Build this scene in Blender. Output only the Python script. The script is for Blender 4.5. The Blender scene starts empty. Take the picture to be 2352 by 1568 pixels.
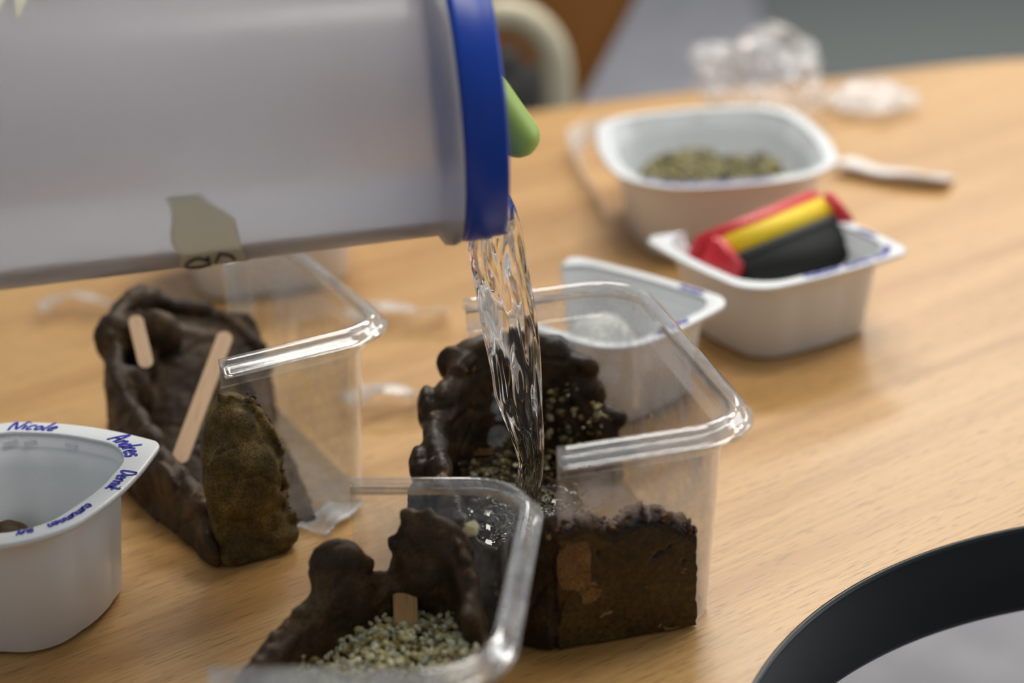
import bpy, bmesh, math, random
import numpy as np
from mathutils import Vector, Matrix, noise

random.seed(7)
SC = bpy.context.scene
COL = SC.collection
PI = math.pi
R = math.radians

# ------------------------------------------------------------------ camera
FPX, PITCH, ROLL, CAMH = 4000.0, R(22.5), R(3.5), 0.548
fw = Vector((0, math.cos(PITCH), -math.sin(PITCH)))
up0 = Vector((0, math.sin(PITCH), math.cos(PITCH)))
r0 = Vector((1, 0, 0))
rt = math.cos(ROLL)*r0 - math.sin(ROLL)*up0
up = math.sin(ROLL)*r0 + math.cos(ROLL)*up0
cd = bpy.data.cameras.new('camera')
cd.sensor_width = 36.0
cd.lens = 36.0*FPX/2352.0
cd.clip_start, cd.clip_end = 0.05, 60
cd.dof.use_dof = True
cd.dof.focus_distance = 1.045
cd.dof.aperture_fstop = 2.7
cam = bpy.data.objects.new('camera', cd)
COL.objects.link(cam)
M = Matrix((rt, up, -fw)).transposed().to_4x4()
M.translation = Vector((0, 0, CAMH))
cam.matrix_world = M
SC.camera = cam

# ------------------------------------------------------------------ world, light, exposure
w = bpy.data.worlds.new('room_ambient'); SC.world = w
w.use_nodes = True
w.node_tree.nodes['Background'].inputs['Color'].default_value = (0.86, 0.92, 1.0, 1)
w.node_tree.nodes['Background'].inputs['Strength'].default_value = 0.26
SC.view_settings.view_transform = 'Standard'
SC.view_settings.look = 'None'
SC.view_settings.gamma = 1
SC.view_settings.use_curve_mapping = False
SC.view_settings.exposure = 0.05
SC.cycles.max_bounces = 8
SC.cycles.transparent_max_bounces = 18
SC.cycles.transmission_bounces = 7
SC.cycles.diffuse_bounces = 3
SC.cycles.glossy_bounces = 3
SC.cycles.use_adaptive_sampling = True
SC.cycles.adaptive_threshold = 0.15
SC.cycles.adaptive_min_samples = 16
SC.cycles.sample_clamp_indirect = 6
SC.cycles.blur_glossy = 0.6

def area(name, loc, size, power, col, target=None):
    l = bpy.data.lights.new(name, 'AREA')
    l.shape = 'RECTANGLE'; l.size, l.size_y = size
    l.energy = power; l.color = col
    o = bpy.data.objects.new(name, l); COL.objects.link(o)
    o.location = loc
    d = (Vector(target) - Vector(loc)) if target else Vector((0, 0, -1))
    o.rotation_euler = d.to_track_quat('-Z', 'Y').to_euler()
    return o
# ceiling troffers of the classroom and the daylight of the window wall on the right
area('ceiling_lamp', (0.35, 3.2, 2.0), (1.2, 0.6), 44, (1, .955, .88))
area('ceiling_lamp', (0.40, 1.3, 2.0), (1.2, 0.6), 19, (1, .955, .88))
area('ceiling_lamp', (2.0, 3.0, 2.0), (1.2, 0.6), 30, (1, .955, .88))
area('ceiling_lamp', (1.6, 5.2, 2.0), (1.2, 0.6), 30, (1, .955, .88))
area('window_daylight', (3.6, 2.2, 0.9), (2.6, 1.4), 26, (.90, .95, 1), (0, 1.4, 0))

# ------------------------------------------------------------------ helpers
def link(name, me, mat=None, parent=None, smooth=True):
    o = bpy.data.objects.new(name, me); COL.objects.link(o)
    if mat: me.materials.append(mat)
    if smooth:
        for p in me.polygons: p.use_smooth = True
    if parent: o.parent = parent
    return o

def tag(o, label, cat=None, group=None, kind=None):
    o['label'] = label
    if cat: o['category'] = cat
    if group: o['group'] = group
    if kind: o['kind'] = kind
    return o

def empty(name, loc=(0, 0, 0), rz=0.0):
    o = bpy.data.objects.new(name, None); COL.objects.link(o)
    o.location = loc; o.rotation_euler = (0, 0, rz)
    o.empty_display_size = .02
    return o

def mesh(verts, faces, name='mesh'):
    me = bpy.data.meshes.new(name)
    me.from_pydata([tuple(v) for v in verts], [], faces)
    me.update()
    bm = bmesh.new(); bm.from_mesh(me)
    bmesh.ops.recalc_face_normals(bm, faces=bm.faces)
    bm.to_mesh(me); bm.free()
    return me

def loft(rings, cu=True, cv=False, cap0=False, cap1=False, name='loft'):
    """rings: list of equal-length point lists; cu closes each ring, cv closes the ring list."""
    n, m = len(rings[0]), len(rings)
    v = [p for r_ in rings for p in r_]
    f = []
    for j in range(m if cv else m-1):
        for i in range(n if cu else n-1):
            a, b = j*n+i, j*n+(i+1) % n
            c, d = ((j+1) % m)*n+(i+1) % n, ((j+1) % m)*n+i
            f.append((a, b, c, d))
    if cap0: f.append(tuple(range(n))[::-1])
    if cap1: f.append(tuple((m-1)*n+i for i in range(n)))
    return mesh(v, f, name)

def sweep(paths, name='sweep', closed=False):
    """paths: the closed profile loop, each entry one 3-D polyline along the perimeter (same length).
    closed: perimeter closes on itself, otherwise both ends are capped."""
    k, n = len(paths), len(paths[0])
    v = [paths[j][i] for i in range(n) for j in range(k)]
    f = []
    for i in range(n if closed else n-1):
        i2 = (i+1) % n
        for j in range(k):
            f.append((i*k+j, i*k+(j+1) % k, i2*k+(j+1) % k, i2*k+j))
    if not closed:
        f.append(tuple(range(k))); f.append(tuple((n-1)*k+j for j in range(k)))
    return mesh(v, f, name)

def lathe(profile, n=96, name='lathe', closed_profile=False):
    rings = [[(r_*math.cos(2*PI*i/n), r_*math.sin(2*PI*i/n), z) for i in range(n)] for r_, z in profile]
    return loft(rings, True, closed_profile, name=name)

def tube(pts, rad, n=12, caps=True, name='tube', flat=1.0):
    P = [Vector(p) for p in pts]
    rings = []
    side = None
    for i, p in enumerate(P):
        t = (P[min(i+1, len(P)-1)] - P[max(i-1, 0)]).normalized()
        if side is None:
            side = t.orthogonal().normalized()
        side = (side - t*side.dot(t)).normalized()
        b = t.cross(side)
        rr_ = rad[i] if isinstance(rad, (list, tuple)) else rad
        rings.append([p + side*math.cos(2*PI*k/n)*rr_ + b*math.sin(2*PI*k/n)*rr_*flat for k in range(n)])
    return loft(rings, True, False, caps, caps, name)

def catmull(pts, k=8, closed=True):
    P = [np.array(p, float) for p in pts]; out = []
    n = len(P)
    for i in range(n if closed else n-1):
        g = lambda j: P[j % n] if closed else P[max(0, min(n-1, j))]
        a, b, c, d = g(i-1), g(i), g(i+1), g(i+2)
        for s in range(k):
            t = s/k
            out.append(.5*((2*b)+(-a+c)*t+(2*a-5*b+4*c-d)*t*t+(-a+3*b-3*c+d)*t**3))
    if not closed: out.append(P[-1])
    return out

def lerp_table(tab, x):
    if x <= tab[0][0]: return tab[0][1]
    for (a, fa), (b, fb) in zip(tab, tab[1:]):
        if x <= b:
            return fa+(fb-fa)*(x-a)/(b-a)
    return tab[-1][1]

def apply_mods(o):
    dg = bpy.context.evaluated_depsgraph_get()
    me = bpy.data.meshes.new_from_object(o.evaluated_get(dg))
    o.modifiers.clear()
    old = o.data; o.data = me
    bpy.data.meshes.remove(old)
    for p in me.polygons: p.use_smooth = True

# ------------------------------------------------------------------ materials
def srgb(r_, g_, b_):
    c = lambda u: (u/255/12.92) if u/255 <= .04045 else ((u/255+.055)/1.055)**2.4
    return (c(r_), c(g_), c(b_), 1)

def mat(name):
    m = bpy.data.materials.new(name); m.use_nodes = True
    return m, m.node_tree, m.node_tree.nodes['Principled BSDF']

def plain(name, col, rough=.5, **kw):
    m, nt, b = mat(name)
    b.inputs['Base Color'].default_value = col
    b.inputs['Roughness'].default_value = rough
    for k, v in kw.items():
        b.inputs[k.replace('_', ' ')].default_value = v
    return m

def N(nt, t, **kw):
    n = nt.nodes.new(t)
    for k, v in kw.items():
        if k in n.inputs: n.inputs[k].default_value = v
        else: setattr(n, k, v)
    return n

def ramp(nt, stops):
    n = nt.nodes.new('ShaderNodeValToRGB')
    e = n.color_ramp.elements
    while len(e) < len(stops): e.new(.5)
    for el, (p, c) in zip(e, stops):
        el.position = p; el.color = c
    return n

def mat_wood(name, c_light, c_mid, c_dark, rough, rot, scale=1.0, coat=0.0):
    m, nt, b = mat(name); L = nt.links.new
    tc = N(nt, 'ShaderNodeTexCoord')
    mp = N(nt, 'ShaderNodeMapping'); mp.inputs['Rotation'].default_value = (0, 0, rot)
    L(tc.outputs['Object'], mp.inputs['Vector'])
    m2 = N(nt, 'ShaderNodeMapping'); m2.inputs['Scale'].default_value = (4*scale, 260*scale, 4)
    L(mp.outputs['Vector'], m2.inputs['Vector'])
    n1 = N(nt, 'ShaderNodeTexNoise', Scale=1.0, Detail=5.0, Roughness=.6)
    L(m2.outputs['Vector'], n1.inputs['Vector'])
    m3 = N(nt, 'ShaderNodeMapping'); m3.inputs['Scale'].default_value = (1.2*scale, 26*scale, 2)
    L(mp.outputs['Vector'], m3.inputs['Vector'])
    n2 = N(nt, 'ShaderNodeTexNoise', Scale=1.0, Detail=3.0, Distortion=.6)
    L(m3.outputs['Vector'], n2.inputs['Vector'])
    m4 = N(nt, 'ShaderNodeMapping'); m4.inputs['Scale'].default_value = (60*scale, 900*scale, 10)
    L(mp.outputs['Vector'], m4.inputs['Vector'])
    n3 = N(nt, 'ShaderNodeTexNoise', Scale=1.0, Detail=1.0)
    L(m4.outputs['Vector'], n3.inputs['Vector'])
    rp = ramp(nt, [(.30, c_mid), (.55, c_light), (.8, c_light)])
    L(n2.outputs['Fac'], rp.inputs['Fac'])
    mx = N(nt, 'ShaderNodeMix', data_type='RGBA')
    r1 = ramp(nt, [(.34, (0, 0, 0, 1)), (.62, (.8, .8, .8, 1))])
    L(n1.outputs['Fac'], r1.inputs['Fac'])
    inv = N(nt, 'ShaderNodeMath', operation='SUBTRACT'); inv.inputs[0].default_value = .62
    L(r1.outputs['Color'], inv.inputs[1]); inv.use_clamp = True
    L(inv.outputs[0], mx.inputs['Factor'])
    L(rp.outputs['Color'], mx.inputs['A']); mx.inputs['B'].default_value = c_mid
    r3 = ramp(nt, [(.60, (0, 0, 0, 1)), (.70, (.55, .55, .55, 1))])
    L(n3.outputs['Fac'], r3.inputs['Fac'])
    mx2 = N(nt, 'ShaderNodeMix', data_type='RGBA')
    L(r3.outputs['Color'], mx2.inputs['Factor']); L(mx.outputs['Result'], mx2.inputs['A']); mx2.inputs['B'].default_value = c_dark
    L(mx2.outputs['Result'], b.inputs['Base Color'])
    b.inputs['Roughness'].default_value = rough
    b.inputs['Coat Weight'].default_value = coat
    b.inputs['Coat Roughness'].default_value = .28
    bp = N(nt, 'ShaderNodeBump', Strength=.08, Distance=.001)
    L(n1.outputs['Fac'], bp.inputs['Height']); L(bp.outputs['Normal'], b.inputs['Normal'])
    return m

def mat_clay(name, dark, mid, lite, rough=.55, sc=1.0, bump=.35, speck=None):
    m, nt, b = mat(name); L = nt.links.new
    tc = N(nt, 'ShaderNodeTexCoord')
    n1 = N(nt, 'ShaderNodeTexNoise', Scale=55*sc, Detail=4.0, Roughness=.65)
    L(tc.outputs['Object'], n1.inputs['Vector'])
    rp = ramp(nt, [(.32, dark), (.52, mid), (.74, lite)])
    L(n1.outputs['Fac'], rp.inputs['Fac'])
    n2 = N(nt, 'ShaderNodeTexNoise', Scale=700*sc, Detail=3.0)
    L(tc.outputs['Object'], n2.inputs['Vector'])
    mx = N(nt, 'ShaderNodeMix', data_type='RGBA', blend_type='MULTIPLY'); mx.inputs['Factor'].default_value = .75
    r2 = ramp(nt, [(.33, (.35, .35, .35, 1)), (.62, (1.2, 1.2, 1.2, 1))])
    L(n2.outputs['Fac'], r2.inputs['Fac'])
    L(rp.outputs['Color'], mx.inputs['A']); L(r2.outputs['Color'], mx.inputs['B'])
    out = mx.outputs['Result']
    if speck:
        vo = N(nt, 'ShaderNodeTexNoise', Scale=95.0, Detail=2.0, Distortion=.4)
        L(tc.outputs['Object'], vo.inputs['Vector'])
        r4 = ramp(nt, [(.69, (0, 0, 0, 1)), (.72, (1, 1, 1, 1))])
        L(vo.outputs['Fac'], r4.inputs['Fac'])
        mx3 = N(nt, 'ShaderNodeMix', data_type='RGBA')
        L(r4.outputs['Color'], mx3.inputs['Factor']); L(out, mx3.inputs['A']); mx3.inputs['B'].default_value = speck
        out = mx3.outputs['Result']
    L(out, b.inputs['Base Color'])
    b.inputs['Roughness'].default_value = rough
    b.inputs['Specular IOR Level'].default_value = .35
    bp = N(nt, 'ShaderNodeBump', Strength=bump, Distance=.0012)
    ad = N(nt, 'ShaderNodeMath', operation='ADD')
    L(n1.outputs['Fac'], ad.inputs[0]); L(n2.outputs['Fac'], ad.inputs[1])
    L(ad.outputs[0], bp.inputs['Height']); L(bp.outputs['Normal'], b.inputs['Normal'])
    return m

def mat_clear(name, tint=(1, 1, 1, 1), rough=.06, haze=.04, hazecol=(.85, .87, .88, 1), gloss=.045, scratch=True):
    """thin clear sheet plastic: straight-through transmission, fresnel gloss, a little surface haze"""
    m = bpy.data.materials.new(name); m.use_nodes = True
    nt = m.node_tree; L = nt.links.new
    nt.nodes.clear()
    out = N(nt, 'ShaderNodeOutputMaterial')
    tr = N(nt, 'ShaderNodeBsdfTransparent'); tr.inputs['Color'].default_value = tint
    gl = N(nt, 'ShaderNodeBsdfGlossy', Roughness=rough); gl.inputs['Color'].default_value = (1, 1, 1, 1)
    df = N(nt, 'ShaderNodeBsdfDiffuse'); df.inputs['Color'].default_value = hazecol
    lw = N(nt, 'ShaderNodeLayerWeight', Blend=.5)
    pw = N(nt, 'ShaderNodeMath', operation='POWER'); pw.inputs[1].default_value = 4.0
    L(lw.outputs['Facing'], pw.inputs[0])
    fr = N(nt, 'ShaderNodeMath', operation='MULTIPLY_ADD'); fr.inputs[1].default_value = .75; fr.inputs[2].default_value = gloss
    L(pw.outputs[0], fr.inputs[0])
    m1 = N(nt, 'ShaderNodeMixShader'); m2 = N(nt, 'ShaderNodeMixShader')
    tc = N(nt, 'ShaderNodeTexCoord')
    nz = N(nt, 'ShaderNodeTexNoise', Scale=38.0, Detail=5.0, Roughness=.7)
    L(tc.outputs['Object'], nz.inputs['Vector'])
    rp = ramp(nt, [(.42, (haze*.35,)*3+(1,)), (.72, (haze*2.2,)*3+(1,))])
    L(nz.outputs['Fac'], rp.inputs['Fac'])
    L(rp.outputs['Color'], m1.inputs['Fac'])
    L(tr.outputs[0], m1.inputs[1]); L(df.outputs[0], m1.inputs[2])
    L(fr.outputs[0], m2.inputs['Fac'])
    L(m1.outputs[0], m2.inputs[1]); L(gl.outputs[0], m2.inputs[2])
    if scratch:
        bp = N(nt, 'ShaderNodeBump', Strength=.06, Distance=.001)
        L(nz.outputs['Fac'], bp.inputs['Height']); L(bp.outputs['Normal'], gl.inputs['Normal'])
    L(m2.outputs[0], out.inputs['Surface'])
    return m

def mat_frost(name):
    """frosted polypropylene: rough refraction through a milky, scattering skin"""
    m = bpy.data.materials.new(name); m.use_nodes = True
    nt = m.node_tree; L = nt.links.new
    nt.nodes.clear()
    out = N(nt, 'ShaderNodeOutputMaterial')
    rf = N(nt, 'ShaderNodeBsdfRefraction', Roughness=.55, IOR=1.08); rf.inputs['Color'].default_value = (.95, .95, .955, 1)
    tl = N(nt, 'ShaderNodeBsdfTranslucent'); tl.inputs['Color'].default_value = (.84, .83, .86, 1)
    df = N(nt, 'ShaderNodeBsdfDiffuse'); df.inputs['Color'].default_value = (.86, .86, .88, 1)
    gl = N(nt, 'ShaderNodeBsdfGlossy', Roughness=.28)
    a = N(nt, 'ShaderNodeMixShader'); a.inputs['Fac'].default_value = .30
    b_ = N(nt, 'ShaderNodeMixShader'); b_.inputs['Fac'].default_value = .09
    c = N(nt, 'ShaderNodeMixShader')
    lw = N(nt, 'ShaderNodeLayerWeight', Blend=.5)
    pw = N(nt, 'ShaderNodeMath', operation='POWER'); pw.inputs[1].default_value = 4.0
    L(lw.outputs['Facing'], pw.inputs[0])
    fr = N(nt, 'ShaderNodeMath', operation='MULTIPLY_ADD'); fr.inputs[1].default_value = .5; fr.inputs[2].default_value = .02
    L(pw.outputs[0], fr.inputs[0])
    L(rf.outputs[0], a.inputs[1]); L(tl.outputs[0], a.inputs[2])
    L(a.outputs[0], b_.inputs[1]); L(df.outputs[0], b_.inputs[2])
    L(fr.outputs[0], c.inputs['Fac']); L(b_.outputs[0], c.inputs[1]); L(gl.outputs[0], c.inputs[2])
    L(c.outputs[0], out.inputs['Surface'])
    return m

MAT = {}
MAT['table'] = mat_wood('oak_laminate', srgb(208, 163, 102), srgb(182, 134, 74), srgb(112, 76, 38), .40, -R(34), 1.0, .35)
MAT['stick'] = mat_wood('birch_stick', srgb(222, 186, 150), srgb(206, 168, 130), srgb(170, 130, 96), .6, 0, .6)
MAT['wetstick'] = mat_wood('damp_birch_stick', srgb(200, 152, 92), srgb(178, 128, 70), srgb(130, 88, 46), .45, 0, .6)
MAT['edge'] = plain('black_edge_band', srgb(20, 27, 27), .33)
MAT['clay_dark'] = mat_clay('dark_brown_clay', srgb(27, 18, 8), srgb(50, 34, 14), srgb(88, 60, 26), .42, 1.0, .3, srgb(140, 104, 62))
MAT['clay_olive'] = mat_clay('olive_brown_clay', srgb(52, 39, 13), srgb(98, 79, 34), srgb(146, 123, 66), .62, 1.1, .6)
MAT['clay_mid'] = mat_clay('brown_clay', srgb(38, 26, 12), srgb(64, 45, 22), srgb(98, 73, 36), .55, .8, .35)
MAT['clay_pressed'] = mat_clay('smooth_pressed_clay', srgb(52, 37, 13), srgb(74, 55, 22), srgb(96, 74, 34), .38, .45, .06, srgb(128, 104, 60))
MAT['clay_lit'] = mat_clay('lit_crumb_clay', srgb(56, 34, 12), srgb(84, 52, 20), srgb(116, 76, 32), .5, 1.2, .3)  # lighter orange copy of the brown clay, light painted onto the thin crumbs
MAT['smear'] = mat_clay('tan_clay_smear', srgb(104, 72, 34), srgb(126, 90, 46), srgb(150, 112, 62), .5, 1, .2)
MAT['clear'] = mat_clear('clear_pet_sheet', (.965, .972, .968, 1), .05, .075)
MAT['film'] = mat_clear('thin_clear_film', (.95, .95, .95, 1), .28, .27, (.92, .93, .95, 1), .04)
MAT['rim'] = mat_clear('clear_pet_rolled_rim', (.97, .975, .97, 1), .09, .13, (.93, .93, .92, 1), .16)
MAT['white'] = plain('white_cup_plastic', srgb(228, 231, 232), .34, Subsurface_Weight=.0)
MAT['whitep'] = plain('white_wad', srgb(226, 226, 220), .8)
MAT['ink'] = plain('blue_marker_ink', srgb(22, 26, 168), .5)
MAT['blue'] = plain('royal_blue_lid', srgb(0, 64, 176), .36)
MAT['green'] = plain('lime_green_plastic', srgb(176, 208, 98), .4)
MAT['frost'] = mat_frost('frosted_jug_plastic')
m, nt, b = mat('cream_masking_tape'); L = nt.links.new
b.inputs['Base Color'].default_value = srgb(232, 230, 214); b.inputs['Roughness'].default_value = .75
tl_ = N(nt, 'ShaderNodeBsdfTranslucent'); tl_.inputs['Color'].default_value = srgb(246, 244, 230)
mx_ = N(nt, 'ShaderNodeMixShader'); mx_.inputs['Fac'].default_value = .6
L(b.outputs[0], mx_.inputs[1]); L(tl_.outputs[0], mx_.inputs[2]); L(mx_.outputs[0], nt.nodes['Material Output'].inputs['Surface'])
MAT['tape'] = m
MAT['marker'] = plain('dark_marker', srgb(44, 38, 36), .6)
MAT['water'] = plain('clear_water', (1, 1, 1, 1), 0.0, Transmission_Weight=1.0, IOR=1.333)
MAT['jugwater'] = plain('whitened_jug_water', (.96, .97, .97, 1), .4, Transmission_Weight=.15, IOR=1.333)  # white body paints in the paler band of light through the water
MAT['red'] = plain('red_plastic', srgb(206, 40, 50), .4)
MAT['yellow'] = plain('yellow_foam', srgb(238, 204, 20), .6)
MAT['felt'] = plain('black_felt', srgb(16, 18, 17), .9)
MAT['feltgrey'] = plain('grey_felt_band', srgb(70, 74, 76), .9)
MAT['chalk'] = plain('grey_print', srgb(104, 110, 116), .8)
MAT['brownplastic'] = plain('caramel_brown_chair', srgb(146, 92, 30), .45)
MAT['creamtube'] = plain('cream_painted_tube', srgb(205, 196, 168), .4)
MAT['seat_and_shade'] = plain('black_seat_and_shade', srgb(22, 24, 22), .7)  # colours the seat and the shade block under the arch
MAT['rug'] = plain('grey_green_rug', srgb(104, 110, 109), .95)
MAT['rugdark'] = plain('charcoal_rug', srgb(48, 46, 42), .95)

m, nt, b = mat('pale_vinyl_floor'); L = nt.links.new
tc = N(nt, 'ShaderNodeTexCoord'); nz = N(nt, 'ShaderNodeTexNoise', Scale=9.0, Detail=8.0, Roughness=.7)
L(tc.outputs['Object'], nz.inputs['Vector'])
rp = ramp(nt, [(.35, srgb(136, 136, 143)), (.65, srgb(154, 154, 161))]); L(nz.outputs['Fac'], rp.inputs['Fac'])
L(rp.outputs['Color'], b.inputs['Base Color']); b.inputs['Roughness'].default_value = .5
MAT['floor'] = m

m, nt, b = mat('pale_gravel'); L = nt.links.new
oi = N(nt, 'ShaderNodeNewGeometry')
rp = ramp(nt, [(0, srgb(120, 102, 52)), (.3, srgb(180, 166, 108)), (.65, srgb(214, 208, 170)), (1, srgb(168, 170, 150))])
L(oi.outputs['Random Per Island'], rp.inputs['Fac']); L(rp.outputs['Color'], b.inputs['Base Color'])
b.inputs['Roughness'].default_value = .35
MAT['gravel'] = m
m, nt, b = mat('wet_dark_gravel'); L = nt.links.new
oi = N(nt, 'ShaderNodeNewGeometry')
rp = ramp(nt, [(0, srgb(40, 30, 14)), (.5, srgb(84, 68, 34)), (.8, srgb(136, 120, 74)), (1, srgb(190, 182, 146))])
L(oi.outputs['Random Per Island'], rp.inputs['Fac']); L(rp.outputs['Color'], b.inputs['Base Color'])
b.inputs['Roughness'].default_value = .2
MAT['wetgravel'] = m

# ------------------------------------------------------------------ structure: floor, rug, table
FZ = -0.74
fl = link('floor', mesh([(-5, -2, FZ), (6, -2, FZ), (6, 9, FZ), (-5, 9, FZ), (-5, -2, FZ-.05), (6, -2, FZ-.05), (6, 9, FZ-.05), (-5, 9, FZ-.05)],
     [(0, 1, 2, 3), (4, 5, 6, 7), (0, 1, 5, 4), (1, 2, 6, 5), (2, 3, 7, 6), (3, 0, 4, 7)]), MAT['floor'], smooth=False)
fl['kind'] = 'structure'

def slab(outline, z0, z1, name, mat_, parent=None, bev=0.0):
    rings = []
    prof = [(0, z0), (0, z1)] if bev == 0 else [(bev, z0), (0, z0+bev), (0, z1-bev), (bev*.3, z1-bev*.3), (bev, z1)]
    n = len(outline)
    P = [Vector((p[0], p[1])) for p in outline]
    nor = []
    for i in range(n):
        t = (P[(i+1) % n]-P[i-1]).normalized(); nor.append(Vector((t.y, -t.x)))
    for ins, z in prof:
        rings.append([(P[i].x-nor[i].x*ins, P[i].y-nor[i].y*ins, z) for i in range(n)])
    return link(name, loft(rings, True, False, True, True), mat_, parent, smooth=False)

rug = slab(catmull([(.95, 4.9), (1.35, 3.0), (3.2, 2.6), (4.6, 4.0), (4.5, 6.8), (2.5, 7.4), (1.1, 6.6)], 8), FZ, FZ+.012, 'floor_rug', MAT['rug'])
tag(rug, 'grey green rug on the pale floor beyond the table', 'rug')

# kidney table: cut-out circle at (.379,.687) r .284
cut = [(.379+.2837*math.cos(R(a)), .6866+.2837*math.sin(R(a))) for a in range(-5, 200, 4)]
kid = [(.69, .54), (.80, .44), (.97, .46), (1.14, .62), (1.28, .95), (1.30, 1.4), (1.16, 1.83), (.93, 2.08), (.666, 2.149), (.41, 2.112), (.125, 2.063),
       (-.2, 1.96), (-.6, 1.72), (-.86, 1.32), (-.88, .9), (-.74, .55), (-.45, .38), (-.15, .36), (.04, .46)]
ctrl = [tuple(p) for p in kid] + cut[::-1][::4]
outl = catmull(ctrl, 8)
if sum(a[0]*b_[1]-b_[0]*a[1] for a, b_ in zip(outl, outl[1:]+outl[:1])) < 0: outl = outl[::-1]
table = empty('kidney_table', (0, 0, FZ))
tag(table, 'kidney shaped oak laminate table with thick black edge band', 'table')
def inset(o, d):
    n = len(o); P = [Vector((p[0], p[1])) for p in o]; q = []
    for i in range(n):
        t = (P[(i+1) % n]-P[i-1]).normalized(); q.append((P[i].x-t.y*d, P[i].y+t.x*d))
    return q
tz = -FZ
slab(inset(outl, .0035), tz-.03, tz, 'table_top', MAT['table'], table)
def ring_prof(o, prof):
    return [[(x, y, z) for x, y in inset(o, d)] for d, z in prof]
eb = ring_prof(outl, [(.0036, tz-.0002), (.0022, tz+.0002), (.0008, tz-.0006), (0, tz-.003), (.000, tz-.030), (.001, tz-.058), (.005, tz-.064), (.02, tz-.064), (.02, tz-.0305), (.0036, tz-.0301)])
link('edge_band', loft(eb, True, True), MAT['edge'], table)
for x, y in ((-.55, .75), (-.5, 1.5), (.9, .75), (.85, 1.8)):
    link('leg', tube([(x, y, .0), (x, y, .01), (x, y, .3), (x, y, tz-.031)], [.028, .024, .022, .03], 20), MAT['creamtube'], table)

# ------------------------------------------------------------------ clear deli containers
def perim(hx, hy, r, xf, xb, nc=10, ns=14):
    """open path: front side from xf to the right corner, right side, back side to xb (local plan coordinates)"""
    p = []
    for i in range(ns): p.append((xf+(hx-r-xf)*i/ns, -hy))
    for i in range(nc+1):
        a = -PI/2+PI/2*i/nc; p.append((hx-r+r*math.cos(a), -hy+r+r*math.sin(a)))
    for i in range(1, ns+8): p.append((hx, -hy+r+(2*hy-2*r)*i/(ns+8)))
    for i in range(nc+1):
        a = PI/2*i/nc; p.append((hx-r+r*math.cos(a), hy-r+r*math.sin(a)))
    for i in range(1, ns+1): p.append((hx-r+(xb-hx+r)*i/ns, hy))
    return p

MAT['fog_reflection'] = mat_clear('fog_and_reflection_sheet', (.955, .96, .958, 1), .06, .17, (.80, .78, .80, 1))  # stronger haze colour for both wet fog and pale reflections on the wall
def container(label, corner, ang, W, D, H, r, xf, xb, taper=.012, baseleft=None, sheet='clear'):
    """corner: world xy of the rim's front right corner; xf/xb: where front and back walls are cut, measured from the right"""
    u = Vector((math.cos(ang), math.sin(ang))); v = Vector((-math.sin(ang), math.cos(ang)))
    c = Vector(corner) - u*W/2 + v*D/2
    e = empty('clear_container', (c.x, c.y, 0), ang)
    tag(e, label, 'container')
    hx, hy = W/2, D/2
    fx, bx_ = hx-xf, hx-xb
    def path(ins, z): return [(x, y, z) for x, y in perim(hx-ins, hy-ins, max(r-ins*.7, .006), fx, bx_)]
    tk = .0008
    prof = [(.0066+taper, .0), (.0056+taper, .002), (.0082, H-.0200), (.0072, H-.0188), (.0046, H-.0182), (.0036, H-.002), (.0036+tk, H-.002), (.0046+tk, H-.0186), (.0074+tk, H-.0193), (.0082+tk, H-.0205), (.0056+taper+tk, .0025), (.0066+taper+tk, .0008)]
    link('wall', sweep([path(i, z) for i, z in prof]), MAT[sheet], e, smooth=True)
    bead = [(.0040, H-.0070), (.0046, H-.0010), (.0032, H+.0020), (.0004, H+.0026), (-.0022, H+.0012), (-.0032, H-.0026), (-.0050, H-.0048), (-.0078, H-.0058), (-.0082, H-.0074), (-.0050, H-.0078), (-.0022, H-.0068), (.0000, H-.0036), (.0022, H-.0030)]
    link('rim', sweep([path(i, z) for i, z in bead]), MAT['rim'], e)
    # base plate with its embossed panel line
    il = .0066+taper
    full = []
    bl = hx-il if baseleft is None else baseleft
    q = perim(hx-il, hy-il, r*.8, -bl+.004, -bl+.004)
    full = [(x, y) for x, y in q]
    link('base', loft([[(x, y, 0.0002) for x, y in full], [(x, y, .0012) for x, y in full]], True, False, True, True), MAT['clear'], e, smooth=False)
    return e, u, v, c

contR = container('clear plastic container receiving the poured water beside the blue lidded jug', (.131, .8625), R(11.5), .155, .238, .134, .036, .112, .116, baseleft=.03, sheet='fog_reflection')
contL = container('clear plastic container with long brown clay wall and sticks, under the jug', (-.0775, 1.045), R(26), .150, .240, .133, .036, .115, .02, baseleft=.03)
contF = container('clear plastic container nearest the lens, holding pale gravel', (-.018, .682), R(-7.5), .150, .195, .100, .036, .150*.9, .105, baseleft=.06)

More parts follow.
